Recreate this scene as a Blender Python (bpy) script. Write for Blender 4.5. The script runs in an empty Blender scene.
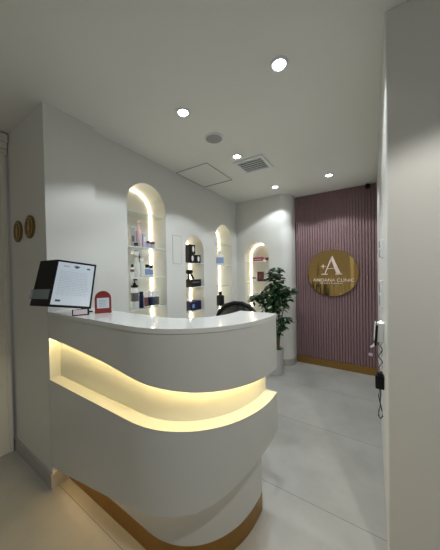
import bpy, bmesh, math, random
from mathutils import Vector, Matrix

random.seed(7)
sc = bpy.context.scene
C = sc.collection
PI = math.pi

# ------------------------------------------------------------------ camera
cam_d = bpy.data.cameras.new('camera')
cam = bpy.data.objects.new('camera', cam_d)
C.objects.link(cam)
EYE = 1.388
yaw, pit, rol = math.radians(32.526), math.radians(-0.742), math.radians(-1.026)
fw = Vector((-math.sin(yaw)*math.cos(pit), math.cos(yaw)*math.cos(pit), math.sin(pit)))
rt = Vector((math.cos(yaw), math.sin(yaw), 0))
up = rt.cross(fw)
r2 = rt*math.cos(rol) + up*math.sin(rol)
u2 = up*math.cos(rol) - rt*math.sin(rol)
m = Matrix((r2, u2, -fw)).transposed().to_4x4()
m.translation = (0, 0, EYE)
cam.matrix_world = m
cam_d.sensor_fit = 'HORIZONTAL'
cam_d.sensor_width = 36
cam_d.lens = 36*231.5/440
cam_d.clip_start = 0.02
sc.camera = cam

# ------------------------------------------------------------------ world, exposure
w = bpy.data.worlds.new('world')
sc.world = w
w.use_nodes = True
w.node_tree.nodes['Background'].inputs[0].default_value = (1.0, 0.97, 0.90, 1)
w.node_tree.nodes['Background'].inputs[1].default_value = 0.21
vs = sc.view_settings
vs.view_transform = 'Standard'
vs.look = 'None'
vs.gamma = 1
vs.exposure = 0.08
vs.use_curve_mapping = False
SPOT_W = 22
ADDED_FILL_W = 44  # power of the added out-of-frame downlight
NICHE_E = 11
COUNTER_E = 28
PLINTH_E = 9

# ------------------------------------------------------------------ materials
def mat(name, col, rough=0.5, metal=0.0, noise=0.0, nscale=8, bump=0.0, coat=0.0, emis=0.0, ecol=None, alpha=1.0, trans=0.0, spec=0.5):
    mt = bpy.data.materials.new(name)
    mt.use_nodes = True
    nt = mt.node_tree
    b = nt.nodes['Principled BSDF']
    b.inputs['Base Color'].default_value = (*col, 1)
    b.inputs['Roughness'].default_value = rough
    b.inputs['Metallic'].default_value = metal
    b.inputs['Coat Weight'].default_value = coat
    b.inputs['Coat Roughness'].default_value = 0.05
    b.inputs['Specular IOR Level'].default_value = spec
    b.inputs['Alpha'].default_value = alpha
    b.inputs['Transmission Weight'].default_value = trans
    if emis:
        b.inputs['Emission Color'].default_value = (*(ecol or col), 1)
        b.inputs['Emission Strength'].default_value = emis
    if noise or bump:
        tc = nt.nodes.new('ShaderNodeTexCoord')
        n = nt.nodes.new('ShaderNodeTexNoise')
        n.inputs['Scale'].default_value = nscale
        n.inputs['Detail'].default_value = 5
        nt.links.new(tc.outputs['Object'], n.inputs['Vector'])
        if noise:
            r = nt.nodes.new('ShaderNodeValToRGB')
            r.color_ramp.elements[0].position = 0.3
            r.color_ramp.elements[1].position = 0.7
            r.color_ramp.elements[0].color = (*[c*(1-noise) for c in col], 1)
            r.color_ramp.elements[1].color = (*[min(1, c*(1+noise)) for c in col], 1)
            nt.links.new(n.outputs['Fac'], r.inputs['Fac'])
            nt.links.new(r.outputs['Color'], b.inputs['Base Color'])
        if bump:
            bp = nt.nodes.new('ShaderNodeBump')
            bp.inputs['Strength'].default_value = bump
            bp.inputs['Distance'].default_value = 0.01
            nt.links.new(n.outputs['Fac'], bp.inputs['Height'])
            nt.links.new(bp.outputs['Normal'], b.inputs['Normal'])
    return mt

M = {}
M['wall'] = mat('wall_paint', (0.70, 0.70, 0.665), 0.45, noise=0.012, nscale=3)
M['ceiling'] = mat('ceiling_paint', (0.82, 0.82, 0.78), 0.6, noise=0.012, nscale=2)
M['laminate'] = mat('white_laminate', (0.63, 0.64, 0.615), 0.2, noise=0.006, nscale=2)
M['glasstop'] = mat('white_glass_top', (0.70, 0.72, 0.71), 0.10, coat=0.3)
M['copper'] = mat('brushed_copper', (0.40, 0.235, 0.075), 0.38, 1.0, noise=0.05, nscale=30)
M['gold'] = mat('polished_gold', (0.63, 0.42, 0.155), 0.14, 1.0)
def ripple(mt, sx, sz, strength):
    # long vertical ripples in rolled sheet metal
    nt = mt.node_tree; b = nt.nodes['Principled BSDF']
    tc = nt.nodes.new('ShaderNodeTexCoord'); mp = nt.nodes.new('ShaderNodeMapping')
    mp.inputs['Scale'].default_value = (sx, 1, sz)
    n = nt.nodes.new('ShaderNodeTexNoise'); n.inputs['Scale'].default_value = 1; n.inputs['Detail'].default_value = 1
    bp = nt.nodes.new('ShaderNodeBump'); bp.inputs['Strength'].default_value = strength; bp.inputs['Distance'].default_value = 0.02
    nt.links.new(tc.outputs['Object'], mp.inputs['Vector']); nt.links.new(mp.outputs['Vector'], n.inputs['Vector'])
    nt.links.new(n.outputs['Fac'], bp.inputs['Height']); nt.links.new(bp.outputs['Normal'], b.inputs['Normal'])
ripple(M['gold'], 8, 0.5, 0.9)
M['rose'] = mat('rose_metal_letters', (0.95, 0.76, 0.70), 0.35, 0.15)
M['bronze'] = mat('bronze_sign', (0.22, 0.14, 0.05), 0.35, 0.8)
M['brass'] = mat('brass_pictogram', (0.62, 0.45, 0.18), 0.3, 0.9)
M['skirt'] = mat('grey_tile_skirting', (0.40, 0.39, 0.37), 0.35, noise=0.06, nscale=10)
M['trim'] = mat('white_trim', (0.72, 0.70, 0.63), 0.4)
M['door'] = mat('cream_door', (0.66, 0.64, 0.55), 0.4)
M['black'] = mat('black_plastic', (0.006, 0.006, 0.007), 0.4, spec=0.25)
M['blacksoft'] = mat('black_vinyl', (0.005, 0.005, 0.009), 0.4, spec=0.2)
M['mesh'] = mat('black_chair_mesh', (0.012, 0.013, 0.015), 0.7, noise=0.3, nscale=300, alpha=0.72, spec=0.2)
M['fabric'] = mat('black_seat_fabric', (0.012, 0.013, 0.015), 0.8)
M['chrome'] = mat('chrome', (0.7, 0.7, 0.72), 0.2, 1.0)
M['white'] = mat('white_plastic', (0.78, 0.79, 0.80), 0.35)
M['paper'] = mat('white_paper', (0.74, 0.82, 0.92), 0.25)
M['ink'] = mat('grey_print', (0.42, 0.47, 0.55), 0.6)
M['inkdark'] = mat('dark_print', (0.06, 0.08, 0.12), 0.6)
M['red'] = mat('red_acrylic', (0.27, 0.032, 0.026), 0.3)
M['darkred'] = mat('dark_red_card', (0.10, 0.018, 0.018), 0.4)
M['crimson'] = mat('crimson_card', (0.33, 0.02, 0.05), 0.4)
M['pink'] = mat('pink_plastic', (0.72, 0.48, 0.50), 0.35)
M['pinkcard'] = mat('pale_pink_card', (0.62, 0.52, 0.58), 0.4)
M['lilac'] = mat('lilac_card', (0.52, 0.52, 0.66), 0.4)
M['navy'] = mat('navy_card', (0.010, 0.012, 0.060), 0.4, spec=0.25)
M['grey'] = mat('grey_card', (0.33, 0.34, 0.34), 0.45)
M['greylabel'] = mat('grey_label', (0.12, 0.12, 0.12), 0.5)
M['bluelabel'] = mat('blue_label', (0.25, 0.36, 0.62), 0.4)
M['redbrown'] = mat('red_brown_label', (0.16, 0.06, 0.06), 0.4)
M['clear'] = mat('frosted_clear_plastic', (0.85, 0.88, 0.86), 0.12, alpha=0.55)
M['sleeve'] = mat('clear_label_sleeve', (0.45, 0.52, 0.60), 0.15, alpha=0.45)
M['leaf'] = mat('green_leaf', (0.020, 0.058, 0.018), 0.4, noise=0.5, nscale=14)
M['stem'] = mat('brown_stem', (0.14, 0.10, 0.06), 0.7)
M['pot'] = mat('pale_grey_pot', (0.50, 0.50, 0.49), 0.4)
M['soil'] = mat('dark_soil', (0.03, 0.022, 0.016), 0.9)
M['lamp'] = mat('lamp_face', (1, 1, 1), 0.5, emis=22, ecol=(0.90, 0.96, 1.0))
M['led'] = mat('niche_led', (1, 0.9, 0.7), 0.5, emis=NICHE_E, ecol=(1.0, 0.86, 0.62))
M['ledc'] = mat('counter_led', (1, 0.9, 0.6), 0.5, emis=COUNTER_E, ecol=(1.0, 0.76, 0.32))
M['ledp'] = mat('plinth_led', (1, 0.8, 0.5), 0.5, emis=PLINTH_E, ecol=(1.0, 0.66, 0.28))
M['speaker'] = mat('grey_speaker_mesh', (0.36, 0.36, 0.36), 0.7, noise=0.2, nscale=250)
M['dark'] = mat('dark_gap', (0.02, 0.02, 0.02), 0.8)
M['shelfedge'] = mat('shelf_edge', (0.72, 0.78, 0.74), 0.2)

# mauve fluted panel
M['mauve'] = mat('mauve_fluted_board', (0.25, 0.152, 0.158), 0.5, noise=0.05, nscale=20)

# floor: large grey stone tiles with thin grout lines
def floor_mat():
    mt = bpy.data.materials.new('grey_stone_tile')
    mt.use_nodes = True
    nt = mt.node_tree
    b = nt.nodes['Principled BSDF']
    tc = nt.nodes.new('ShaderNodeTexCoord')
    mp = nt.nodes.new('ShaderNodeMapping')
    mp.inputs['Location'].default_value = (2.6, 0.045, 0)
    nt.links.new(tc.outputs['Object'], mp.inputs['Vector'])
    br = nt.nodes.new('ShaderNodeTexBrick')
    br.offset = 0.5
    br.inputs['Scale'].default_value = 1
    br.inputs['Mortar Size'].default_value = 0.0022
    br.inputs['Mortar Smooth'].default_value = 0.2
    br.inputs['Brick Width'].default_value = 6.0
    br.inputs['Row Height'].default_value = 0.735
    nt.links.new(mp.outputs['Vector'], br.inputs['Vector'])
    n = nt.nodes.new('ShaderNodeTexNoise')
    n.inputs['Scale'].default_value = 2.2
    n.inputs['Detail'].default_value = 8
    n.inputs['Roughness'].default_value = 0.6
    nt.links.new(tc.outputs['Object'], n.inputs['Vector'])
    r = nt.nodes.new('ShaderNodeValToRGB')
    r.color_ramp.elements[0].position = 0.3
    r.color_ramp.elements[0].color = (0.34, 0.34, 0.32, 1)
    r.color_ramp.elements[1].position = 0.7
    r.color_ramp.elements[1].color = (0.46, 0.46, 0.435, 1)
    nt.links.new(n.outputs['Fac'], r.inputs['Fac'])
    mx = nt.nodes.new('ShaderNodeMix')
    mx.data_type = 'RGBA'
    mx.inputs[7].default_value = (0.20, 0.20, 0.19, 1)
    nt.links.new(br.outputs['Fac'], mx.inputs[0])
    nt.links.new(r.outputs['Color'], mx.inputs[6])
    nt.links.new(mx.outputs[2], b.inputs['Base Color'])
    b.inputs['Roughness'].default_value = 0.36
    return mt
M['floor'] = floor_mat()

# thin shelf glass: mostly clear, a little green, mirror-like at grazing angles
def glass_mat():
    mt = bpy.data.materials.new('shelf_glass')
    mt.use_nodes = True
    nt = mt.node_tree
    for n in list(nt.nodes):
        if n.type == 'BSDF_PRINCIPLED':
            nt.nodes.remove(n)
    out = [n for n in nt.nodes if n.type == 'OUTPUT_MATERIAL'][0]
    t = nt.nodes.new('ShaderNodeBsdfTransparent')
    t.inputs[0].default_value = (0.94, 0.97, 0.955, 1)
    g = nt.nodes.new('ShaderNodeBsdfGlossy')
    g.inputs['Roughness'].default_value = 0.03
    f = nt.nodes.new('ShaderNodeFresnel')
    f.inputs['IOR'].default_value = 1.35
    mx = nt.nodes.new('ShaderNodeMixShader')
    geo = nt.nodes.new('ShaderNodeNewGeometry')
    inv = nt.nodes.new('ShaderNodeMath'); inv.operation = 'SUBTRACT'; inv.inputs[0].default_value = 1
    nt.links.new(geo.outputs['Backfacing'], inv.inputs[1])
    mu = nt.nodes.new('ShaderNodeMath'); mu.operation = 'MULTIPLY'
    nt.links.new(f.outputs[0], mu.inputs[0]); nt.links.new(inv.outputs[0], mu.inputs[1])
    nt.links.new(mu.outputs[0], mx.inputs[0])
    nt.links.new(t.outputs[0], mx.inputs[1])
    nt.links.new(g.outputs[0], mx.inputs[2])
    nt.links.new(mx.outputs[0], out.inputs['Surface'])
    return mt
M['glass'] = glass_mat()

# ------------------------------------------------------------------ helpers
class MB:
    def __init__(self):
        self.bm = bmesh.new()
    def v(self, *p):
        return self.bm.verts.new(p)
    def face(self, pts):
        try:
            return self.bm.faces.new([self.bm.verts.new(p) for p in pts])
        except ValueError:
            return None
    def box(self, x0, x1, y0, y1, z0, z1):
        vs_ = [self.bm.verts.new(p) for p in ((x0,y0,z0),(x1,y0,z0),(x1,y1,z0),(x0,y1,z0),(x0,y0,z1),(x1,y0,z1),(x1,y1,z1),(x0,y1,z1))]
        for f in ((0,3,2,1),(4,5,6,7),(0,1,5,4),(1,2,6,5),(2,3,7,6),(3,0,4,7)):
            self.bm.faces.new([vs_[i] for i in f])
        return self
    def lathe(self, prof, c=(0,0,0), seg=24, axis='z'):
        rings = []
        for r, h in prof:
            ring = []
            for k in range(seg):
                a = 2*PI*k/seg
                if axis == 'z': q = (c[0]+r*math.cos(a), c[1]+r*math.sin(a), c[2]+h)
                elif axis == 'y': q = (c[0]+r*math.cos(a), c[1]+h, c[2]+r*math.sin(a))
                else: q = (c[0]+h, c[1]+r*math.cos(a), c[2]+r*math.sin(a))
                ring.append(self.bm.verts.new(q))
            rings.append(ring)
        for A, B in zip(rings[:-1], rings[1:]):
            for k in range(seg):
                self.bm.faces.new((A[k], A[(k+1)%seg], B[(k+1)%seg], B[k]))
        self.bm.faces.new(rings[0][::-1])
        self.bm.faces.new(rings[-1])
        return self
    def tube(self, path, r, seg=8):
        path = [Vector(p) for p in path]
        rings = []
        for i, p in enumerate(path):
            a = path[max(i-1, 0)]; b = path[min(i+1, len(path)-1)]
            t = (b-a).normalized()
            n = t.cross(Vector((0,0,1)))
            if n.length < 1e-3: n = t.cross(Vector((1,0,0)))
            n.normalize(); bb = t.cross(n)
            rr = r[i] if isinstance(r, (list, tuple)) else r
            rings.append([self.bm.verts.new(p + n*rr*math.cos(2*PI*k/seg) + bb*rr*math.sin(2*PI*k/seg)) for k in range(seg)])
        for A, B in zip(rings[:-1], rings[1:]):
            for k in range(seg):
                self.bm.faces.new((A[k], A[(k+1)%seg], B[(k+1)%seg], B[k]))
        self.bm.faces.new(rings[0][::-1]); self.bm.faces.new(rings[-1])
        return self
    def prism(self, poly, y0, y1):
        """poly in x,z; extruded along y"""
        A = [self.bm.verts.new((x, y0, z)) for x, z in poly]
        B = [self.bm.verts.new((x, y1, z)) for x, z in poly]
        n = len(poly)
        self.bm.faces.new(A); self.bm.faces.new(B[::-1])
        for k in range(n):
            self.bm.faces.new((A[k], B[k], B[(k+1)%n], A[(k+1)%n]))
        return self
    def rings(self, loops, closed=True):
        """skin a list of equal-length point loops; loops are closed sections"""
        R = [[self.bm.verts.new(p) for p in L] for L in loops]
        n = len(R[0])
        for A, B in zip(R[:-1], R[1:]):
            for k in range(n):
                self.bm.faces.new((A[k], A[(k+1)%n], B[(k+1)%n], B[k]))
        self.bm.faces.new(R[0][::-1]); self.bm.faces.new(R[-1])
        return self
    def move(self, d):
        bmesh.ops.translate(self.bm, verts=self.bm.verts, vec=d); return self
    def rot(self, ang, axis='Z', c=(0,0,0)):
        bmesh.ops.rotate(self.bm, verts=self.bm.verts, cent=c, matrix=Matrix.Rotation(ang, 3, axis)); return self
    def xf(self, mtx):
        bmesh.ops.transform(self.bm, matrix=mtx, verts=self.bm.verts); return self
    def build(self, name, material, parent=None, smooth=False, bevel=0.0, loc=None, fix=True):
        if fix:
            bmesh.ops.recalc_face_normals(self.bm, faces=self.bm.faces)
        me = bpy.data.meshes.new(name)
        self.bm.to_mesh(me); self.bm.free()
        me.materials.append(material)
        o = bpy.data.objects.new(name, me)
        C.objects.link(o)
        if loc: o.location = loc
        if parent: o.parent = parent
        if smooth:
            for p in me.polygons: p.use_smooth = True
            md = o.modifiers.new('edges', 'EDGE_SPLIT'); md.split_angle = math.radians(40)
        if bevel:
            md = o.modifiers.new('bevel', 'BEVEL'); md.width = bevel; md.segments = 2; md.limit_method = 'ANGLE'
        return o

def thing(name, label, cat, loc=(0,0,0), rz=0, group=None):
    o = bpy.data.objects.new(name, None); C.objects.link(o)
    o.empty_display_size = 0.05
    o.location = loc; o.rotation_euler = (0, 0, rz)
    o['label'] = label; o['category'] = cat
    if group: o['group'] = group
    return o
def tag(o, label, cat, group=None):
    o['label'] = label; o['category'] = cat
    if group: o['group'] = group
    return o
def struct(o):
    o['kind'] = 'structure'; return o
def box(x0, x1, y0, y1, z0, z1):
    return MB().box(x0, x1, y0, y1, z0, z1)
def dup(root, loc, label, rz=None):
    r = root.copy(); C.objects.link(r); r.location = loc; r['label'] = label
    if rz is not None: r.rotation_euler = (0, 0, rz)
    for ch in list(root.children):
        c = ch.copy(); C.objects.link(c); c.parent = r
        for g in ch.children:
            d = g.copy(); C.objects.link(d); d.parent = c
    return r

# ------------------------------------------------------------------ the setting
H = 2.5
XL = -1.795      # left wall with niches
WB = 3.33        # back wall with niche
PB = 3.605       # fluted panel face
PF = 0.66        # front of the wall pier
XP = -1.743      # side of the wall pier
XD = -2.40       # door wall on the far left
ND = 0.235       # niche depth

struct(box(-4.2, 2.2, -2.6, 3.9, -0.1, 0).build('floor', M['floor']))
struct(box(-4.2, 2.2, -2.6, 3.9, H, H+0.1).build('ceiling', M['ceiling']))

ARC = 20
def arch_wall(name, u0, u1, niches, P, inward, mt):
    """wall plane with arched niches. P(u, z, d) -> point, d = depth behind the face"""
    mb = MB()
    def q(a, b, c, d): mb.face([a, b, c, d])
    u = u0
    for (a, b, zb, zt) in niches:
        if a > u: q(P(u,0,0), P(a,0,0), P(a,H,0), P(u,H,0))
        r = (b-a)/2; cu = (a+b)/2; zs = zt - r
        q(P(a,0,0), P(b,0,0), P(b,zb,0), P(a,zb,0))
        arc = [(cu - r*math.cos(PI*k/ARC), zs + r*math.sin(PI*k/ARC)) for k in range(ARC+1)]
        for (ua, za), (ub, zc) in zip(arc[:-1], arc[1:]):
            q(P(ua,za,0), P(ub,zc,0), P(ub,H,0), P(ua,H,0))
        out = [(a, zb)] + arc + [(b, zb)]
        n = len(out)
        for k in range(n):
            (ua, za), (ub, zc) = out[k], out[(k+1) % n]
            q(P(ua,za,0), P(ub,zc,0), P(ub,zc,ND), P(ua,za,ND))
        mb.face([P(x, z, ND) for x, z in out])
        u = b
    if u < u1: q(P(u,0,0), P(u1,0,0), P(u1,H,0), P(u,H,0))
    bmesh.ops.remove_doubles(mb.bm, verts=mb.bm.verts, dist=1e-5)
    return struct(mb.build(name, mt))

N1 = (1.300, 1.765, 0.80, 2.254)
N2 = (2.070, 2.430, 0.60, 1.840)
N3 = (2.715, 3.165, 0.60, 2.085)
N4 = (-1.655, -1.250, 0.60, 1.840)
arch_wall('wall_left', 0.975, WB, [N1, N2, N3], lambda u, z, d: (XL-d, u, z), -1, M['wall'])
arch_wall('wall_back', XL, -1.10, [N4], lambda u, z, d: (u, WB+d, z), 1, M['wall'])

# rounded end of the back wall, turning into the recess of the fluted panel
cb = MB()
pts = [(-1.10, WB)] + [(-1.08 + 0.15*math.sin(t), WB + 0.15 - 0.15*math.cos(t)) for t in [PI/2*k/14 for k in range(15)]] + [(-0.93, 3.66)]
for (xa, ya), (xb, yb) in zip(pts[:-1], pts[1:]):
    cb.face([(xa,ya,0),(xb,yb,0),(xb,yb,H),(xa,ya,H)])
bmesh.ops.remove_doubles(cb.bm, verts=cb.bm.verts, dist=1e-5)
struct(cb.build('wall_back_corner', M['wall'], smooth=True))
struct(box(-1.0, 0.4, 3.66, 3.70, 0, H).build('wall_back_recess', M['wall']))
# tile skirting round that corner
sk = MB()
ptsb = [(-1.795, WB-0.012), (-1.08, WB-0.012)] + [(-1.08 + 0.162*math.sin(t), WB + 0.15 - 0.162*math.cos(t)) for t in [PI/2*k/14 for k in range(1, 15)]] + [(-0.918, 3.59)]
for (xa, ya), (xb, yb) in zip(ptsb[:-1], ptsb[1:]):
    sk.face([(xa,ya,0),(xb,yb,0),(xb,yb,0.095),(xa,ya,0.095)])
    dx, dy = yb-ya, -(xb-xa); L = math.hypot(dx, dy)
    sk.face([(xa,ya,0.095),(xb,yb,0.095),(xb-dx/L*0.012,yb-dy/L*0.012,0.095),(xa-dx/L*0.012,ya-dy/L*0.012,0.095)])
struct(sk.build('baseboard_back', M['skirt']))

# wall pier on the left that the counter is built against
struct(box(XD-0.2, XP, PF, 0.985, 0, H).build('wall_pier', M['wall']))
struct(box(XD-0.2, XL-0.235, 0.985, 1.29, 0, H).build('wall_left_return', M['wall']))
pb = MB()
pb.box(XD, XP+0.012, PF-0.012, PF, 0, 0.095)
pb.box(XP, XP+0.012, PF, 0.985, 0, 0.095)
struct(pb.build('baseboard_pier', M['skirt']))
struct(box(XL, XL+0.012, 0.99, WB-0.012, 0, 0.095).build('baseboard_left', M['skirt']))

# door wall, far left: header, casing, leaf
struct(box(XD-0.2, XD, -1.9, -1.0, 0, H).build('wall_door', M['wall']))
struct(box(XD-0.2, XD, -1.0, PF, 2.40, H).build('wall_door_header', M['wall']))
hd = MB()
hd.box(XD-0.02, XD+0.045, -1.1, 0.655, 2.425, 2.49)
hd.box(XD-0.02, XD+0.030, -1.1, 0.655, 2.38, 2.425)
hd.box(XD-0.02, XD+0.018, -1.1, 0.655, 2.33, 2.38)
struct(hd.build('trim_1', M['trim'], bevel=0.006))
cs = MB()
cs.box(XD-0.02, XD+0.018, 0.545, 0.640, 0, 2.33)
cs.box(XD-0.02, XD+0.030, 0.615, 0.640, 0, 2.33)
cs.box(XD-0.02, XD+0.018, -1.0, -0.91, 0, 2.33)
struct(cs.build('trim_2', M['trim'], bevel=0.004))
struct(box(XD-0.07, XD-0.03, -0.92, 0.56, 0.005, 2.34).build('door_1', M['door'], bevel=0.003))

# right wall: near end face and the long side running back to the panel
rw = MB()
R0, R1 = 0.071, 0.109
def colr(z): return [(R0,1.25,z),(0.262,1.25,z),(0.262,3.70,z),(R1,3.70,z)]
rw.rings([colr(0), colr(H)])
struct(rw.build('wall_right', M['wall'], bevel=0.006))
struct(box(0.262, 0.36, 1.30, 1.42, 0, H).build('trim_3', M['white']))

# ------------------------------------------------------------------ reception counter
NX, CX, CY, AX, BY = 2.12, -0.93, 1.205, 0.50, 0.55
Y0, YEND = 0.655, 1.245
ts = [PI/2*k/46 for k in range(47)]
def curve(ins, n_st=24):
    P = [(XP + (CX-XP)*k/n_st, Y0+ins) for k in range(n_st)]
    for t in ts:
        P.append((CX + (AX-ins)*math.sin(t)**(2/NX), CY - (BY-ins)*max(0.0, math.cos(t))**(2/NX)))
    P.append((CX+AX-ins, YEND))
    return P
base = curve(0)
S = [0]
for a, b in zip(base[:-1], base[1:]): S.append(S[-1] + math.hypot(b[0]-a[0], b[1]-a[1]))
def s_of(x, y):
    i = min(range(len(base)), key=lambda k: (base[k][0]-x)**2 + (base[k][1]-y)**2)
    return S[i]
def interp(tab):
    tab = sorted(tab)
    # smooth monotone-ish interpolation by averaging a piecewise-linear profile
    def lin(s):
        if s <= tab[0][0]: return tab[0][1]
        for (a, va), (b, vb) in zip(tab[:-1], tab[1:]):
            if s <= b: return va + (vb-va)*(s-a)/max(1e-9, b-a)
        return tab[-1][1]
    return lambda s: sum(lin(s + d*0.02) for d in range(-4, 5))/9
ub = interp([(0,.984),(s_of(-1.545,.655),.977),(s_of(-1.345,.655),.963),(s_of(-1.179,.655),.951),(s_of(-1.031,.655),.936),(s_of(-.904,.656),.918),(s_of(-.849,.661),.909),(s_of(-.751,.685),.894),(s_of(-.637,.747),.879),(s_of(-.545,.838),.870),(s_of(-.479,.949),.864),(s_of(-.439,1.091),.857),(S[-1],.852)])
bb_ = interp([(0,.140),(s_of(-1.518,.655),.187),(s_of(-1.147,.655),.264),(s_of(-1.009,.655),.294),(s_of(-.866,.658),.324),(s_of(-.741,.689),.343),(s_of(-.653,.736),.358),(s_of(-.551,.83),.388),(s_of(-.496,.915),.436),(s_of(-.455,1.015),.475),(S[-1],.512)])
LEDGE = 0.714
ORG = Vector((-1.0, 0.95, 0))
ctr = thing('reception_counter', 'curved white reception counter with two glowing bands built against the pale wall pier', 'reception counter', ORG)
c00, c055, c10, c21 = curve(0), curve(0.068), curve(0.10), curve(0.21)
def shell(sections, name, mt, smooth=True):
    mb = MB(); mb.rings(sections); mb.move(-ORG)
    return mb.build(name, mt, ctr, smooth=smooth)
n = len(base)
shell([[(*c00[k],1.130),(*c055[k],1.130),(*c055[k],ub(S[k])),(*c00[k],ub(S[k]))] for k in range(n)], 'upper_panel', M['laminate'])
shell([[(*c00[k],LEDGE),(*c00[k],bb_(S[k])),(*c10[k],bb_(S[k])),(*c10[k],LEDGE)] for k in range(n)], 'lower_panel', M['laminate'])
shell([[(*c055[k],1.13),(*c10[k],1.13),(*c10[k],LEDGE),(*c055[k],LEDGE)] for k in range(n)], 'recess_panel', M['laminate'])
cA, cB = curve(0.10), curve(0.12)
shell([[(*cA[k],bb_(S[k])),(*cB[k],bb_(S[k])),(*cB[k],0.098),(*cA[k],0.098)] for k in range(n)], 'plinth', M['laminate'])
cA2 = curve(0.098)
shell([[(*cA2[k],0.1),(*cB[k],0.1),(*cB[k],0.0),(*cA2[k],0.0)] for k in range(n)], 'copper_skirting', M['copper'])
shell([[(*cB[k],1.13),(*c21[k],1.13),(*c21[k],0.0),(*cB[k],0.0)] for k in range(n)], 'inner_panel', M['laminate'])
cT0, cT1 = curve(-0.003), curve(0.222)
tp = MB(); tp.rings([[(*cT0[k],1.152),(*cT1[k],1.152),(*cT1[k],1.131),(*cT0[k],1.131)] for k in range(n)]); tp.move(-ORG)
tp.build('countertop', M['glasstop'], ctr, smooth=True)
# light strips tucked under the upper panel and under the body
def strip(ins0, ins1, zf, name, mt, k0=0, k1=None):
    a, b = curve(ins0), curve(ins1)
    shell([[(*a[k],zf(k)),(*b[k],zf(k)),(*b[k],zf(k)-0.004),(*a[k],zf(k)-0.004)] for k in range(k0, k1 or n)], name, mt)
strip(0.010, 0.024, lambda k: ub(S[k])-0.0005, 'light_strip', M['ledc'])
strip(0.076, 0.088, lambda k: bb_(S[k])-0.0005, 'light_strip', M['ledp'])

# ------------------------------------------------------------------ fluted feature panel
fp = thing('fluted_panel', 'mauve fluted feature panel filling the recess behind the round gold sign', 'wall panel', (-0.42, 3.65, 0))
mb = MB()
x0, x1 = -0.925, 0.110
NS = 30
pitch = (x1-x0)/NS
prof = []
for k in range(NS):
    a = x0 + k*pitch
    prof += [(a+pitch*0.02, 0.018), (a+pitch*0.20, 0.018), (a+pitch*0.24, 0.004), (a+pitch*0.33, 0.0), (a+pitch*0.90, 0.0), (a+pitch*0.98, 0.004)]
prof = [(x0, 0.026)] + prof + [(x1, 0.026)]
for (xa, da), (xb, db) in zip(prof[:-1], prof[1:]):
    mb.face([(xa+0.42, PB+da-3.65, 0.1), (xb+0.42, PB+db-3.65, 0.1), (xb+0.42, PB+db-3.65, H-0.002), (xa+0.42, PB+da-3.65, H-0.002)])
bmesh.ops.remove_doubles(mb.bm, verts=mb.bm.verts, dist=1e-6)
mb.build('slats', M['mauve'], fp)
box(x0+0.42, x1+0.42, -0.018, 0.009, 0.1, H-0.002).build('backing_board', M['mauve'], fp)
struct(box(x0, x1, 3.593, 3.659, 0.0, 0.1).build('baseboard_panel', M['copper']))

# round gold sign with raised lettering
sg = thing('logo_sign', 'large round polished gold sign with raised rose lettering on the mauve fluted panel', 'sign', (-0.424, PB-0.001, 1.346))
MB().lathe([(0.325, 0.0), (0.328, -0.004), (0.328, -0.014), (0.325, -0.018)], seg=72, axis='y').build('disc', M['gold'], sg, smooth=True)
U = 0.0016
def zp(x, y): return ((x-216)*U, (228-y)*U)
def raised(polys, name):
    mb = MB()
    for P in polys: mb.prism([zp(*q) for q in P], -0.026, -0.018)
    return mb.build(name, M['rose'], sg)
raised([[(208,100),(222,78),(288,238),(254,238)], [(211,92),(218,102),(163,236),(156,236)], [(134,234),(182,234),(182,242),(134,242)], [(244,234),(296,234),(296,242),(244,242)],
        [(184,188),(236,184),(237,188),(182,192)]], 'letter')
star = []
for k in range(8):
    a = PI/2 - k*PI/4; r = 26 if k % 2 == 0 else 6
    star.append((147 + r*math.cos(a), 168 - r*math.sin(a)))
raised([star], 'sparkle')
def text_mesh(txt, width, height, depth, name, mt, parent, cx, cz, y):
    cu = bpy.data.curves.new(name, 'FONT'); cu.body = txt; cu.extrude = 0.05
    o = bpy.data.objects.new(name+'_src', cu); C.objects.link(o)
    me = bpy.data.meshes.new_from_object(o.evaluated_get(bpy.context.evaluated_depsgraph_get()))
    bpy.data.objects.remove(o)
    xs = [v.co.x for v in me.vertices]; ys = [v.co.y for v in me.vertices]
    sx = width/(max(xs)-min(xs)); sy = height/(max(ys)-min(ys))
    mx, my = (max(xs)+min(xs))/2, (max(ys)+min(ys))/2
    for v in me.vertices:
        v.co = ((v.co.x-mx)*sx + cx, y - (v.co.z+0.05)*depth/0.1, (v.co.y-my)*sy + cz)
    me.materials.clear(); me.materials.append(mt)
    ob = bpy.data.objects.new(name, me); C.objects.link(ob); ob.parent = parent
    return ob
bpy.context.view_layer.update()
text_mesh('ANDANA CLINIC', 0.52, 0.044, 0.008, 'wordmark', M['rose'], sg, zp(224,290)[0], zp(224,290)[1], -0.018)
tl = MB()
xk = 122
while xk < 308:
    wk = random.choice((7, 9, 5))
    (xa, za), (xb, zb_) = zp(xk, 321), zp(xk+wk, 314)
    tl.box(xa, xb, -0.021, -0.018, za, zb_)
    xk += wk + random.choice((4, 4, 10))
tl.build('tagline', M['rose'], sg)

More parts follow.
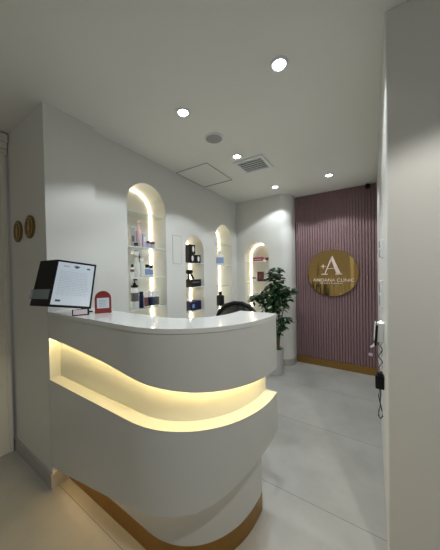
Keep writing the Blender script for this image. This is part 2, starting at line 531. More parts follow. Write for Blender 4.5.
# ------------------------------------------------------------------ ceiling fittings
LP = [(-0.392, 1.242, 'bright round ceiling downlight nearest the camera, above the counter end'),
      (-1.068, 1.236, 'round ceiling downlight above the tall left niche, left of the ceiling speaker'),
      (-1.050, 1.990, 'round ceiling downlight next to the air vent'),
      (-1.020, 2.990, 'round ceiling downlight over the back wall niche'),
      (-0.372, 2.990, 'round ceiling downlight in front of the mauve panel and gold sign'),
      (0.480, 0.330, 'unseen downlight added to brighten the right wall and counter front, right of and behind the viewer')]  # last one is unseen, added to brighten the right wall and counter front
for k, (x, y, lab) in enumerate(LP):
    if k == 0:
        d0 = thing('downlight', lab, 'ceiling light', (x, y, H), group='recessed ceiling downlights')
        MB().lathe([(0.033, -0.002), (0.036, -0.008), (0.046, -0.008), (0.050, -0.001), (0.033, -0.001)], seg=32).build('trim_ring', M['white'], d0, smooth=True)
        MB().lathe([(0.033, -0.003), (0.028, -0.006)], seg=28).build('lamp_face', M['lamp'], d0)
    else:
        dup(d0, (x, y, H), lab)
    ld = bpy.data.lights.new('downlight_beam', 'SPOT')
    ld.energy = ADDED_FILL_W if k == 5 else SPOT_W*(0.8 if k == 3 else 1); ld.color = (1.0, 0.97, 0.91) if k == 5 else (0.90, 0.96, 1.0); ld.spot_size = math.radians(124); ld.spot_blend = 0.22; ld.shadow_soft_size = 0.03
    lo = bpy.data.objects.new('downlight_beam', ld); C.objects.link(lo); lo.location = (x, y, H-0.02)

spk = thing('ceiling_speaker', 'round grey flush speaker in the ceiling between two downlights', 'speaker', (-1.065, 1.615, H))
MB().lathe([(0.078, -0.001), (0.078, -0.006), (0.070, -0.009)], seg=36).build('rim', M['white'], spk, smooth=True)
MB().lathe([(0.070, -0.008), (0.060, -0.011)], seg=36).build('grille', M['speaker'], spk, smooth=True)

vt = thing('air_vent', 'square white ceiling air vent with dark louvres', 'air vent', (-0.995, 2.245, H))
fr = MB(); a, b = 0.160, 0.125
for q in ((-a, a, -a, -b), (-a, a, b, a), (-a, -b, -b, b), (b, a, -b, b)): fr.box(q[0], q[1], q[2], q[3], -0.012, -0.001)
fr.build('frame', M['white'], vt, bevel=0.003)
box(-b, b, -b, b, -0.003, -0.001).build('backing', M['dark'], vt)
for k in range(6):
    y = -b + 0.012 + k*0.042
    sl = MB(); sl.rings([[(s, y, -0.003), (s, y+0.004, -0.014), (s, y+0.007, -0.014), (s, y+0.003, -0.002)] for s in (-b, b)])
    sl.build('louvre', M['white'], vt)

hp = thing('ceiling_access_panel', 'square flush access panel in the ceiling beside the left wall', 'access panel', (-1.575, 2.19, H))
box(-0.205, 0.205, -0.255, 0.255, -0.0035, -0.001).build('panel', M['ceiling'], hp)
g = MB()
for q in ((-0.21,-0.205,-0.26,0.26),(0.205,0.21,-0.26,0.26),(-0.21,0.21,-0.26,-0.255),(-0.205,0.205,0.255,0.257)): g.box(*q, -0.004, -0.001)
g.build('gap_frame', M['greylabel'], hp)
box(-0.195, 0.205, 0.257, 0.270, -0.004, -0.001).build('open_gap', M['dark'], hp)
wp = thing('wall_access_panel', 'flush white service hatch in the wall between the tall niche and the black box niche', 'access panel', (XL, 1.93, 1.645))
box(0.0, 0.003, -0.066, 0.066, -0.155, 0.155).build('panel', M['wall'], wp)
g = MB()
for q in ((-0.070,-0.066,-0.159,0.159),(0.066,0.070,-0.159,0.159),(-0.070,0.070,-0.159,-0.155),(-0.070,0.070,0.155,0.159)): g.box(0.0, 0.0025, *q)
g.build('gap_frame', M['grey'], wp)

cc = thing('security_camera', 'small black and white security camera at the ceiling above the mauve panel', 'camera', (0.02, 3.53, H))
MB().lathe([(0.028, 0), (0.028, -0.015), (0.012, -0.02), (0.012, -0.03)], seg=20).build('mount', M['white'], cc, smooth=True)
MB().lathe([(0.022, -0.035), (0.026, -0.02), (0.026, 0.05), (0.020, 0.055)], c=(-0.012, 0, -0.045), seg=20, axis='y').build('body', M['black'], cc, smooth=True)

# ------------------------------------------------------------------ niche lights and glass shelves
def led_path(P, nn, d=0.012, back=0.008):
    a, b, zb, zt = nn
    r = (b-a)/2; cu = (a+b)/2; zs = zt-r; r -= d
    pts = [(cu-r, zb+0.01)] + [(cu-r*math.cos(PI*k/24), zs+r*math.sin(PI*k/24)) for k in range(25)] + [(cu+r, zb+0.01)]
    return [P(u, z, ND-back) for u, z in pts]
PLf = lambda u, z, d: (XL-d, u, z)
PBf = lambda u, z, d: (u, WB+d, z)
names = {1: 'tall left niche', 2: 'niche with the black boxes', 3: 'tall narrow niche beside the room corner', 4: 'back wall niche behind the plant'}
for idx, nn, P in ((1, N1, PLf), (2, N2, PLf), (3, N3, PLf), (4, N4, PBf)):
    mb = MB(); mb.tube(led_path(P, nn), 0.004, 6)
    tag(mb.build('led_strip', M['led']), 'warm light strip lining the back edge of the ' + names[idx], 'light strip', 'niche light strips')
order = ['topmost', 'second', 'third', 'fourth']
sh_z = {1: [1.965, 1.640, 1.352, 1.052], 2: [1.505, 1.209, 0.914], 3: [1.806, 1.492, 1.178, 0.881], 4: [1.533, 1.231, 0.925]}
for idx, nn in ((1, N1), (2, N2), (3, N3), (4, N4)):
    for k, z in enumerate(sh_z[idx]):
        a, b = nn[0]+0.001, nn[1]-0.001
        zs = nn[3]-(nn[1]-nn[0])/2
        if z > zs:
            r = (nn[1]-nn[0])/2; hh = math.sqrt(max(0, r*r-(z+0.008-zs)**2)); cu = (nn[0]+nn[1])/2
            a, b = cu-hh+0.001, cu+hh-0.001
        cx = (a+b)/2
        if idx < 4: loc = (XL-0.11, cx, z); q = (-0.100, 0.100, -(b-a)/2, (b-a)/2); e = (0.100, 0.1015, -(b-a)/2, (b-a)/2)
        else: loc = (cx, WB+0.11, z); q = (-(b-a)/2, (b-a)/2, -0.100, 0.100); e = (-(b-a)/2, (b-a)/2, -0.1015, -0.100)
        t = thing('glass_shelf', '%s clear glass shelf in the %s' % (order[k], names[idx]), 'shelf', loc, group='glass niche shelves')
        box(*q, -0.008, 0.0).build('pane', M['glass'], t)
        box(*e, -0.008, 0.0).build('polished_edge', M['shelfedge'], t)

# ------------------------------------------------------------------ products on the shelves
PG = 'beauty products in the niches'
def bottle(name, label, cat, loc, r, h, body, cap, cap_h, neck=0.45, label_mat=None, lab=(0.2, 0.6), group=PG):
    t = thing(name, label, cat, loc, group=group)
    hb = h - cap_h
    MB().lathe([(r*0.92, 0), (r, 0.004), (r, hb*0.86), (r*0.85, hb*0.93), (r*neck, hb*0.97), (r*neck, hb)], seg=20).build('body', M[body], t, smooth=True)
    MB().lathe([(r*neck*1.12, hb), (r*neck*1.12, h-0.003), (r*neck*0.95, h)], seg=18).build('cap', M[cap], t, smooth=True)
    if label_mat:
        MB().lathe([(r+0.0006, hb*lab[0]), (r+0.0006, hb*lab[1])], seg=20).build('label', M[label_mat], t, smooth=True)
    return t
def pump(t, r, z, mt):
    mb = MB(); mb.lathe([(r*0.42, z), (r*0.42, z+0.018), (r*0.16, z+0.02), (r*0.16, z+0.045)], seg=16)
    mb.box(-r*0.3, r*0.95, -r*0.2, r*0.2, z+0.045, z+0.060)
    return mb.build('pump_head', M[mt], t, bevel=0.002)
def jar(name, label, loc, r, h, body, lid):
    t = thing(name, label, 'jar', loc, group=PG)
    MB().lathe([(r*0.92, 0), (r, 0.004), (r, h*0.66)], seg=22).build('body', M[body], t, smooth=True)
    MB().lathe([(r*1.03, h*0.66), (r*1.03, h-0.003), (r*0.96, h)], seg=22).build('lid', M[lid], t, smooth=True)
    return t
def carton(name, label, loc, sx, sy, sz, mt, face, fmat, frect, rz=0, cat='box', oval=False):
    """face: axis of the printed side, 'x' (+X side) or 'y' (-Y side); frect: u0,u1,v0,v1 fractions"""
    t = thing(name, label, cat, loc, rz, group=PG)
    box(-sx/2, sx/2, -sy/2, sy/2, 0, sz).build('carton', M[mt], t, bevel=0.002)
    u0, u1, v0, v1 = frect
    mb = MB()
    if oval:
        cu, cv, ru, rv = (u0+u1)/2, (v0+v1)/2, (u1-u0)/2, (v1-v0)/2
        P = [(cu+ru*math.cos(2*PI*k/20), cv+rv*math.sin(2*PI*k/20)) for k in range(20)]
    else:
        P = [(u0, v0), (u1, v0), (u1, v1), (u0, v1)]
    if face == 'x': mb.rings([[(sx/2+e, -sy/2+u*sy, v*sz) for u, v in P] for e in (0.0, 0.001)])
    else: mb.rings([[(-sx/2+u*sx, -sy/2-e, v*sz) for u, v in P] for e in (0.0, 0.001)])
    mb.build('label', M[fmat], t)
    return t

XS = -1.885
z = 1.640
carton('product_box', 'tall grey carton on the second shelf of the tall niche, left of the pink bottle', (XS-0.03, 1.428, z), 0.05, 0.05, 0.185, 'grey', 'x', 'greylabel', (.2,.8,.3,.6))
jar('product_jar', 'tiny black lidded jar at the left end of the tall niche second shelf', (XS+0.035, 1.43, z), 0.019, 0.036, 'greylabel', 'black')
t = bottle('pump_bottle', 'tall pale pink bottle with pink top on the second shelf of the tall niche', 'bottle', (XS, 1.492, z), 0.030, 0.20, 'pink', 'pink', 0.02, label_mat='pinkcard')
pump(t, 0.03, 0.20, 'pink')
carton('product_box', 'pale lilac carton right of the pink bottle in the tall niche', (XS, 1.545, z), 0.045, 0.042, 0.140, 'lilac', 'x', 'white', (.2,.8,.45,.8))
jar('product_jar', 'dark lidded pinkish jar next to the lilac carton', (XS, 1.600, z), 0.027, 0.074, 'lilac', 'darkred')
jar('product_jar', 'dark lidded pinkish jar at the right end of the tall niche second shelf', (XS, 1.656, z), 0.026, 0.072, 'lilac', 'darkred')
z = 1.352
bottle('product_bottle', 'slim white bottle with black cap at the left end of the tall niche third shelf', 'bottle', (XS, 1.408, z), 0.017, 0.125, 'white', 'black', 0.03, 0.6, 'redbrown', (.55, .8))
t = thing('spray_bottle', 'clear spray bottle with black and white trigger head in the tall niche', 'bottle', (XS, 1.462, z), group=PG)
MB().lathe([(0.026, 0), (0.028, 0.004), (0.028, 0.13), (0.012, 0.175), (0.012, 0.195)], seg=20).build('body', M['clear'], t, smooth=True)
mb = MB(); mb.rings([[(-0.012, y, zz), (0.012, y, zz), (0.012, y, zz+hh), (-0.012, y, zz+hh)] for y, zz, hh in ((-0.055, 0.222, 0.022), (-0.01, 0.215, 0.038), (0.02, 0.200, 0.045))])
mb.build('spray_head', M['white'], t, bevel=0.002)
MB().tube([(0, -0.03, 0.250), (0, 0.0, 0.255), (0, 0.022, 0.235), (0, 0.034, 0.19), (0, 0.030, 0.15)], 0.006).build('trigger', M['black'], t, smooth=True)
bottle('product_bottle', 'tall clear bottle right of the spray bottle in the tall niche', 'bottle', (XS, 1.526, z), 0.024, 0.190, 'clear', 'white', 0.035, 0.6)
bottle('product_bottle', 'small pale blue bottle with black cap right of the tall clear bottle', 'bottle', (XS, 1.584, z), 0.022, 0.125, 'white', 'black', 0.032, 0.75, 'bluelabel', (.25, .85))
bottle('product_bottle', 'small pale blue bottle with black cap at the right end of the third shelf', 'bottle', (XS, 1.634, z), 0.022, 0.120, 'white', 'black', 0.032, 0.75, 'bluelabel', (.25, .85))
z = 1.052
t = bottle('pump_bottle', 'wide white bottle with black pump and grey label on the lowest tall niche shelf', 'bottle', (XS, 1.428, z), 0.036, 0.225, 'white', 'black', 0.022, 0.8, 'greylabel', (.35, .75))
pump(t, 0.036, 0.225, 'black')
bottle('product_tube', 'slim navy tube right of the black pump bottle', 'tube', (XS+0.02, 1.489, z), 0.021, 0.158, 'navy', 'navy', 0.025, 0.8)
for k, (y, lm, wd) in enumerate(((1.562, 'redbrown', 'red-brown'), (1.610, 'navy', 'dark navy'), (1.656, 'inkdark', 'black'), (1.709, 'greylabel', 'charcoal'))):
    bottle('product_tube', ['white tube with red-brown lower label right of the navy tube', 'white tube with navy lower label on the lowest tall niche shelf', 'white tube with near black lower label on the lowest tall niche shelf', 'white tube with grey lower label at the right end of the lowest tall niche shelf'][k],
           'tube', (XS, y, z), 0.020, 0.158 - 0.003*k, 'white', 'white', 0.03, 0.85, lm, (.05, .75))
# niche with black boxes
z = 1.505
carton('black_box', 'black carton with white oval label, lower left of the three-box stack', (XS, 2.245, z), 0.09, 0.108, 0.115, 'black', 'x', 'white', (.42,.78,.22,.82), oval=True)
carton('black_box', 'black carton with white oval label, right of the three-box stack', (XS, 2.368, z), 0.09, 0.104, 0.108, 'black', 'x', 'white', (.38,.78,.2,.85), oval=True)
carton('black_box', 'black carton with white oval label on top of the three-box stack', (XS, 2.258, z+0.1152), 0.09, 0.118, 0.115, 'black', 'x', 'white', (.45,.80,.2,.85), oval=True)
z = 1.209
carton('black_box', 'flat black carton under the black handheld device', (XS, 2.300, z), 0.12, 0.205, 0.090, 'black', 'x', 'greylabel', (.15,.85,.55,.7))
t = thing('massage_device', 'black handheld device with angled handle standing on the flat black carton', 'device', (XS, 2.265, z+0.0902), group=PG)
MB().lathe([(0.020, -0.05), (0.026, -0.045), (0.028, 0.02), (0.018, 0.045)], c=(0, -0.02, 0.098), seg=18, axis='y').build('head', M['black'], t, smooth=True)
MB().tube([(0, -0.02, 0.09), (0, 0.02, 0.055), (0, 0.062, 0.006)], [0.014, 0.013, 0.011]).build('handle', M['black'], t, smooth=True)
MB().lathe([(0.024, 0), (0.024, 0.006), (0.010, 0.012), (0.010, 0.08)], c=(0, -0.035, 0), seg=16).build('foot', M['black'], t, smooth=True)
carton('navy_box', 'navy blue carton with small white label on the lowest black box niche shelf', (XS, 2.295, 0.914), 0.12, 0.205, 0.112, 'navy', 'x', 'bluelabel', (.12,.32,.3,.7))
# narrow niche
bottle('product_bottle', 'white bottle with pale blue label in the narrow niche by the corner', 'bottle', (XS, 2.96, 1.492), 0.055, 0.215, 'white', 'white', 0.05, 0.45, 'bluelabel', (.15, .7))
bottle('product_bottle', 'black bottle with black cap low in the narrow niche by the corner', 'bottle', (XS, 2.955, 0.881), 0.058, 0.215, 'black', 'black', 0.05, 0.35)
# back wall niche
YS = WB+0.10
z = 1.533
carton('product_box', 'flat crimson and white carton lying on the top back niche shelf', (-1.442, YS, z), 0.180, 0.10, 0.040, 'white', 'y', 'crimson', (.05,.95,.45,.95))
carton('product_box', 'crimson carton stacked on the flat crimson and white carton', (-1.452, YS, z+0.0402), 0.150, 0.09, 0.034, 'crimson', 'y', 'white', (.1,.9,.1,.25))
t = thing('heart_ornament', 'small crimson heart shaped ornament at the right of the top back niche shelf', 'ornament', (-1.315, YS, z), group=PG)
hpts = []
for k in range(28):
    a = 2*PI*k/28
    hpts.append((0.0021*16*math.sin(a)**3, 0.045 + 0.0021*(13*math.cos(a)-5*math.cos(2*a)-2*math.cos(3*a)-math.cos(4*a))))
MB().prism(hpts, -0.008, 0.008).build('heart', M['crimson'], t, bevel=0.002)
box(-0.02, 0.02, -0.015, 0.015, 0, 0.014).build('base', M['white'], t, bevel=0.002)
z = 1.231
carton('product_box', 'small white carton with black top left of the dark red carton', (-1.530, YS, z), 0.075, 0.06, 0.062, 'white', 'y', 'inkdark', (0,1,.68,1))
carton('product_box', 'upright dark red carton with brown picture on the second back niche shelf', (-1.425, YS, z), 0.090, 0.06, 0.150, 'darkred', 'y', 'redbrown', (.25,.75,.25,.8))
jar('product_jar', 'tiny red jar between the dark red carton and white tube', (-1.358, YS, z), 0.014, 0.055, 'crimson', 'white')
bottle('product_tube', 'slim white tube at the right end of the second back niche shelf', 'tube', (-1.318, YS, z), 0.017, 0.178, 'white', 'white', 0.03, 0.9)
z = 0.925
bottle('product_bottle', 'round white bottle low in the back niche left of the plant', 'bottle', (-1.522, YS, z), 0.040, 0.150, 'white', 'white', 0.035, 0.5, 'lilac', (.2, .7))
bottle('product_bottle', 'clear bottle with white cap behind the plant leaves in the back niche', 'bottle', (-1.418, YS, z), 0.028, 0.150, 'clear', 'white', 0.03, 0.6)

# ------------------------------------------------------------------ things on the counter
TOP = 1.152
# binder of documents, propped up and leaning back on its own stand
bd = thing('document_binder', 'open black display binder showing a white printed page on the counter by the pier', 'binder', (-1.47, 0.745, TOP))
cP = Vector((-1.486, 0.699, 1.332)) - Vector((-1.47, 0.745, TOP))
th, ta, ro = 1.188, 0.419, -0.175
e1 = Vector((math.cos(th), math.sin(th), 0)); n0 = Vector((math.sin(th), -math.cos(th), 0))
e2 = Vector((0,0,1))*math.cos(ta) - n0*math.sin(ta)
pa = e1*math.cos(ro) + e2*math.sin(ro); pb_ = e2*math.cos(ro) - e1*math.sin(ro)
pn = pa.cross(pb_)
BM = Matrix((pa, pb_, pn)).transposed().to_4x4(); BM.translation = cP
def bplate(x0, x1, y0, y1, z0, z1, name, mt, mtx=BM, parent=bd, bevel=0.0):
    return box(x0, x1, y0, y1, z0, z1).xf(mtx).build(name, M[mt], parent, bevel=bevel)
bplate(-0.1025, 0.106, -0.147, 0.150, -0.010, -0.002, 'right_cover', 'blacksoft', bevel=0.002)
pgo = bplate(-0.0955, 0.0955, -0.135, 0.135, -0.002, 0.0006, 'page', 'paper')
ink = MB()
for k in range(15):
    y = 0.075 - k*0.0105
    x = -0.078
    while x < 0.075:
        wk = random.uniform(0.007, 0.022)
        if x+wk > 0.078: break
        ink.box(x, x+wk, y-0.0009, y+0.0009, 0.0006, 0.0009)
        x += wk + 0.004
ink.xf(BM).build('printed_text', M['ink'], pgo)
MB().box(-0.068, -0.036, 0.107, 0.114, 0.0006, 0.0009).xf(BM).build('printed_heading', M['ink'], pgo)
MB().prism([(-0.016, 0.120), (-0.005, 0.117), (0.002, 0.123), (0.009, 0.117), (0.020, 0.120), (0.011, 0.106), (0.002, 0.101), (-0.007, 0.106)], -0.0010, -0.0006).rot(PI/2, 'X').rot(PI, 'X').xf(BM @ Matrix.Scale(1, 4)).build('printed_emblem', M['inkdark'], pgo)
MB().box(0.056, 0.074, 0.102, 0.112, 0.0006, 0.0010).xf(BM).build('printed_mark', M['inkdark'], pgo)
MB().box(-0.077, -0.053, -0.116, -0.104, 0.0006, 0.0010).xf(BM).build('printed_stamp', M['inkdark'], pgo)
dd_ = Vector((0.992, 0.123, 0.019)).normalized()
ln = dd_.cross(pb_).normalized()
LM = Matrix((dd_, pb_, ln)).transposed().to_4x4(); LM.translation = BM @ Vector((-0.1025, 0, -0.006))
lc = bplate(-0.180, 0.0, -0.147, 0.150, -0.004, 0.004, 'left_cover', 'blacksoft', LM, bevel=0.002)
bplate(-0.200, -0.01, -0.105, -0.045, 0.004, 0.0055, 'label_sleeve', 'sleeve', LM, lc)
st = MB()
st.box(-0.060, 0.005, -0.02, 0.05, 0.0, 0.006)
st.tube([(-0.030, 0.010, 0.004), (-0.045, 0.0, 0.08), (-0.058, -0.02, 0.150)], 0.007)
st.build('easel_stand', M['black'], bd)

ch = thing('card_holder', 'small black holder with a pale pink card under the binder', 'card holder', (-1.413, 0.690, TOP), 1.12)
mb = MB(); mb.rings([[(s, -0.014, 0), (s, 0.010, 0), (s, 0.010, 0.005), (s, -0.006, 0.005), (s, 0.002, 0.034), (s, -0.003, 0.035)] for s in (-0.036, 0.050)])
mb.build('holder', M['black'], ch)
mb = MB(); mb.rings([[(s, -0.0150, 0.006), (s, -0.0130, 0.0055), (s, -0.0045, 0.032), (s, -0.0065, 0.0325)] for s in (-0.030, 0.040)])
mb.build('card', M['pinkcard'], ch)

rs = thing('arched_stand', 'red arch shaped acrylic stand with white label on the counter', 'display stand', (-1.355, 0.800, TOP), 0.95)
P = [(-0.045, 0), (0.045, 0), (0.045, 0.088)] + [(0.045*math.cos(PI*k/16), 0.088+0.046*math.sin(PI*k/16)) for k in range(1, 16)] + [(-0.045, 0.088)]
MB().prism(P, -0.004, 0.004).build('plate', M['red'], rs, bevel=0.001)
box(-0.045, 0.045, -0.004, 0.035, 0, 0.005).build('foot', M['red'], rs)
lb = MB().box(-0.033, 0.033, -0.0050, -0.0040, 0.030, 0.092).build('label', M['paper'], rs)
mb = MB()
for k in range(5): mb.box(-0.022, 0.022 - 0.006*(k % 2), -0.0054, -0.0050, 0.040+k*0.009, 0.0435+k*0.009)
mb.build('printed_text', M['ink'], lb)

# ------------------------------------------------------------------ washroom signs on the pier front
for k, (x, zc, lab) in enumerate(((-2.205, 1.718, 'left of two round bronze washroom signs on the shaded wall'), (-1.985, 1.727, 'right of two round bronze washroom signs on the shaded wall'))):
    t = thing('round_sign', lab, 'sign', (x, PF, zc), group='round bronze signs on the pier')
    MB().lathe([(0.080, 0.0), (0.080, -0.010), (0.076, -0.012)], seg=36, axis='y').build('disc', M['bronze'], t, smooth=True)
    mb = MB()
    N = 36
    for j in range(N):
        a0, a1 = 2*PI*j/N, 2*PI*(j+1)/N
        mb.prism([(0.066*math.cos(a0), 0.066*math.sin(a0)), (0.066*math.cos(a1), 0.066*math.sin(a1)), (0.060*math.cos(a1), 0.060*math.sin(a1)), (0.060*math.cos(a0), 0.060*math.sin(a0))], -0.014, -0.012)
    mb.lathe([(0.010, -0.014), (0.010, -0.012)], c=(0, 0, 0.036), seg=14, axis='y')
    if k == 0: mb.prism([(-0.014, 0.022), (0.014, 0.022), (0.010, -0.045), (-0.010, -0.045)], -0.014, -0.012)
    else: mb.prism([(-0.007, 0.022), (0.007, 0.022), (0.024, -0.020), (0.008, -0.020), (0.008, -0.046), (-0.008, -0.046), (-0.008, -0.020), (-0.024, -0.020)], -0.014, -0.012)
    mb.build('pictogram', M['brass'], t)

# ------------------------------------------------------------------ right wall fittings
def wx(y): return R0 + (R1-R0)*(y-1.25)/2.45
for (y, z0, z1, lab) in ((1.73, 1.456, 1.566, 'upper white switch plate on the right wall edge'), (1.76, 1.150, 1.318, 'lower white double switch plate on the right wall edge')):
    t = thing('light_switch', lab, 'switch', (wx(y), y, (z0+z1)/2), group='switches on the right wall')
    hh = (z1-z0)/2
    box(-0.014, 0.0, -0.045, 0.045, -hh, hh).build('plate', M['white'], t, bevel=0.002)
    for s in (-1, 1): box(-0.018, -0.014, -0.030, 0.030, s*hh*0.48-hh*0.36, s*hh*0.48+hh*0.36).build('rocker', M['grey'], t, bevel=0.001)
t = thing('wall_holder', 'white plug-in holder box on the right wall above the cables', 'holder', (wx(1.6), 1.6, 1.03))
box(-0.034, 0.0, -0.03, 0.03, -0.055, 0.055).build('box_body', M['white'], t, bevel=0.004)
box(-0.040, -0.034, -0.02, 0.02, -0.055, -0.049).build('hook', M['white'], t)
MB().lathe([(0.003, 0.0), (0.005, 0.003), (0.003, 0.007)], c=(-0.017, -0.010, 0.055), seg=12).build('indicator_light', M['lamp'], t)
t = thing('phone', 'black phone with white edge hanging beside the white wall holder', 'phone', (wx(1.6)-0.036, 1.6, 0.955))
mtx = Matrix.Rotation(math.radians(4), 4, 'Y')
box(-0.012, -0.001, -0.034, 0.034, 0.0, 0.118).xf(mtx).build('body', M['black'], t, bevel=0.002)
box(-0.016, -0.012, -0.034, 0.034, 0.03, 0.128).xf(mtx).build('back_cover', M['white'], t, bevel=0.001)
MB().tube([(-0.006, -0.01, 0.006), (-0.018, -0.01, -0.010), (-0.030, -0.01, -0.016)], 0.006).build('ring_grip', M['white'], t, smooth=True)
t = thing('power_adapter', 'black power adapter hanging on cables down the right wall', 'adapter', (wx(1.6)-0.022, 1.6, 0.745))
box(-0.022, 0.020, -0.025, 0.025, -0.038, 0.040).build('body', M['black'], t, bevel=0.005)
box(-0.012, 0.014, -0.02, 0.02, 0.040, 0.052).build('plug', M['black'], t)
X0 = wx(1.6)-0.018
def wob(z0, z1, amp, ph, n=22):
    return [(X0 + amp*math.sin(ph+k*0.75), 1.6 + amp*math.cos(ph+k*0.6), z0+(z1-z0)*k/n) for k in range(n+1)]
tag(MB().tube(wob(0.985, 0.80, 0.008, 0.3), 0.0030, 6).build('cable', M['white'], smooth=True), 'thin white cable twisting down from the white wall holder', 'cable', 'cables on the right wall')
tag(MB().tube(wob(0.985, 0.80, 0.009, 2.6), 0.0030, 6).build('cable', M['greylabel'], smooth=True), 'thin dark cable twisting down from the white wall holder', 'cable', 'cables on the right wall')
lp = [(X0-0.004, 1.6, 0.708), (X0-0.010, 1.6, 0.66), (X0-0.002, 1.6, 0.61), (X0-0.010, 1.6, 0.575), (X0-0.012, 1.6, 0.545), (X0-0.003, 1.6, 0.528), (X0+0.007, 1.6, 0.545), (X0+0.004, 1.6, 0.58), (X0-0.004, 1.595, 0.62), (X0-0.001, 1.595, 0.66), (X0, 1.597, 0.708)]
tag(MB().tube(lp, 0.0030, 6).build('cable', M['black'], smooth=True), 'black cable hanging in a loop below the power adapter', 'cable', 'cables on the right wall')

# ------------------------------------------------------------------ office chair behind the counter
CW = 0.86
oc = thing('office_chair', 'black mesh office chair whose arched back shows above the counter', 'chair', (-0.92, 1.42, 0))
bk = [(-0.225, 0.20, 0.66), (-0.238, 0.23, 0.80), (-0.235, 0.26, 0.95), (-0.20, 0.278, 1.055), (-0.13, 0.287, 1.112), (-0.04, 0.29, 1.135), (0.05, 0.29, 1.135), (0.13, 0.287, 1.112), (0.20, 0.278, 1.055), (0.235, 0.26, 0.95), (0.238, 0.23, 0.80), (0.225, 0.20, 0.66)]
bk = [(x*CW, y, z_ - (0.012 if z_ > 1 else 0)) for x, y, z_ in bk]
MB().tube(bk+[(0.1, 0.185, 0.62), (-0.1, 0.185, 0.62), bk[0]], 0.019, 10).build('back_frame', M['black'], oc, smooth=True)
mm = MB()
L = [Vector(p) for p in bk[:6]]; Rr = [Vector(p) for p in bk[11:5:-1]]
rows = [[a.lerp(b, k/8) + Vector((0, 0.03*math.sin(PI*k/8), 0)) for k in range(9)] for a, b in zip(L, Rr)]
for A, B in zip(rows[:-1], rows[1:]):
    for k in range(8): mm.face([A[k], A[k+1], B[k+1], B[k]])
bmesh.ops.remove_doubles(mm.bm, verts=mm.bm.verts, dist=1e-4)
mo = mm.build('back_mesh', M['mesh'], oc, smooth=True); mo.modifiers.new('thick', 'SOLIDIFY').thickness = 0.004
st = MB(); st.lathe([(0.20, 0.44), (0.24, 0.455), (0.245, 0.485), (0.22, 0.505), (0.10, 0.51)], seg=32); st.build('seat', M['fabric'], oc, smooth=True)
MB().tube([(0, 0.12, 0.44), (0, 0.24, 0.46), (0, 0.235, 0.60), (0, 0.21, 0.66)], 0.022, 8).build('back_bracket', M['black'], oc, smooth=True)
MB().lathe([(0.030, 0.10), (0.030, 0.28), (0.018, 0.285), (0.018, 0.44)], seg=16).build('gas_lift', M['black'], oc, smooth=True)
for s in (-1, 1):
    MB().tube([(s*0.20, 0.02, 0.45), (s*0.27, 0.02, 0.50), (s*0.275, 0.0, 0.66), (s*0.27, -0.10, 0.67)], 0.016, 8).build('armrest', M['black'], oc, smooth=True)
for k in range(5):
    a = 2*PI*k/5 + 0.3
    q = Vector((math.cos(a), math.sin(a), 0))
    leg = MB().tube([q*0.02+Vector((0,0,0.11)), q*0.26+Vector((0,0,0.075))], [0.022, 0.014], 8).build('leg', M['black'], oc, smooth=True)
    MB().lathe([(0.024, -0.014), (0.026, -0.008), (0.026, 0.008), (0.024, 0.014)], seg=16, axis='x').rot(a+PI/2).move(q*0.25+Vector((0,0,0.0262))).build('caster', M['black'], leg, smooth=True)
    # stem joining the caster to the leg is part of the caster height

# ------------------------------------------------------------------ potted plant
pp = thing('potted_plant', 'leafy green ficus in a pale grey pot at the rounded wall end', 'plant', (-1.045, 3.04, 0))
MB().lathe([(0.090, 0), (0.096, 0.006), (0.112, 0.33), (0.117, 0.345), (0.106, 0.345), (0.103, 0.315)], c=(-0.025, 0, 0), seg=32).build('pot', M['pot'], pp, smooth=True)
MB().lathe([(0.103, 0.300), (0.103, 0.316), (0.05, 0.322)], c=(-0.025, 0, 0), seg=24).build('soil', M['soil'], pp)
stems = []
def bez(a, b, c, n=9): return [Vector(a)*(1-t)**2 + Vector(b)*2*t*(1-t) + Vector(c)*t*t for t in [k/n for k in range(n+1)]]
tips = [(0.02, -0.06, 1.40), (0.20, -0.06, 1.18), (-0.20, -0.07, 1.02), (-0.06, -0.10, 1.22), (0.10, -0.10, 0.98), (0.13, -0.08, 0.70), (-0.10, -0.14, 0.98), (0.06, 0.04, 1.25)]
sm = MB()
for tx in tips:
    path = bez((tx[0]*0.15, tx[1]*0.2, 0.315), (tx[0]*0.3, tx[1]*0.4, 0.315+(tx[2]-0.315)*0.6), tx)
    stems.append(path); sm.tube(path, [0.009-0.0007*k for k in range(len(path))], 6)
sm.build('stem', M['stem'], pp, smooth=True)
lf = MB()
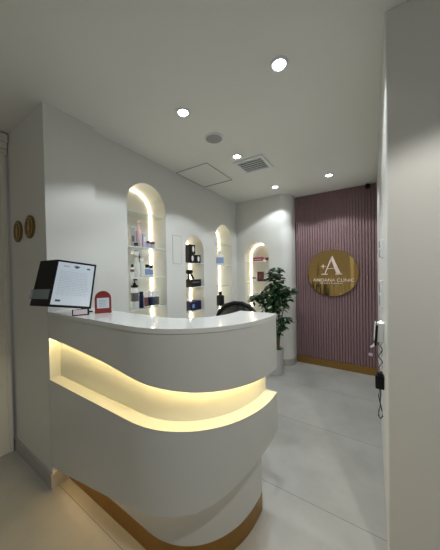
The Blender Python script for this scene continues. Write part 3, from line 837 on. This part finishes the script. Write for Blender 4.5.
def leaf(c, d, size):
    d = d.normalized(); s = d.cross(Vector((0,0,1)))
    if s.length < 0.05: s = Vector((1,0,0))
    s.normalize(); s = (s + Vector((0,0,random.uniform(-.5,.5)))).normalized()
    nn = s.cross(d)
    L_ = size; W_ = size*random.uniform(0.30, 0.42)
    prof = [(0, 0.05), (0.22, 0.75), (0.45, 1.0), (0.7, 0.66), (1.0, 0.02)]
    left, mid, right = [], [], []
    for t, wv in prof:
        ax = c + d*L_*t - Vector((0,0,1))*L_*0.25*t*t
        mid.append(lf.bm.verts.new(ax - nn*W_*0.18*wv)); left.append(lf.bm.verts.new(ax - s*W_*wv)); right.append(lf.bm.verts.new(ax + s*W_*wv))
    for k in range(4):
        lf.bm.faces.new((left[k], mid[k], mid[k+1], left[k+1])); lf.bm.faces.new((mid[k], right[k], right[k+1], mid[k+1]))
rnd = random.Random(11)
clusters = [((0.02,-0.05,1.40),0.07,36),((0.0,-0.06,1.31),0.09,60),((0.03,-0.06,1.21),0.11,80),((-0.02,-0.06,1.10),0.14,100),((0.14,-0.05,1.12),0.085,50),((0.22,-0.05,1.13),0.05,24),
            ((-0.18,-0.07,1.05),0.09,64),((-0.29,-0.06,1.01),0.06,36),((0.05,-0.06,1.00),0.12,90),((-0.09,-0.10,0.97),0.13,80),((0.15,-0.07,1.06),0.06,30),((0.14,-0.08,0.76),0.06,34),((0.09,-0.08,0.68),0.055,24),((0.03,-0.06,0.86),0.09,40),((0.04,-0.07,0.57),0.035,10)]
for c, r, k in clusters:
    for _ in range(k):
        dv = Vector((rnd.gauss(0,1), rnd.gauss(0,1)*0.9, rnd.gauss(0,1))).normalized()
        pos = Vector(c) + dv*r*rnd.uniform(0.15, 0.95)
        dd = Vector((dv.x + rnd.uniform(-.5,.5), dv.y - 0.2 + rnd.uniform(-.5,.5), rnd.uniform(-.5,.3)))
        leaf(pos, dd, rnd.uniform(0.055, 0.088))
lf.build('foliage', M['leaf'], pp, fix=False)

# small wall socket low on the fluted panel
t = thing('wall_socket', 'small pale socket plate low on the mauve panel by the right wall', 'socket', (0.025, PB, 0.27))
box(-0.024, 0.024, -0.008, 0.0, -0.020, 0.020).build('plate', M['pinkcard'], t, bevel=0.002)
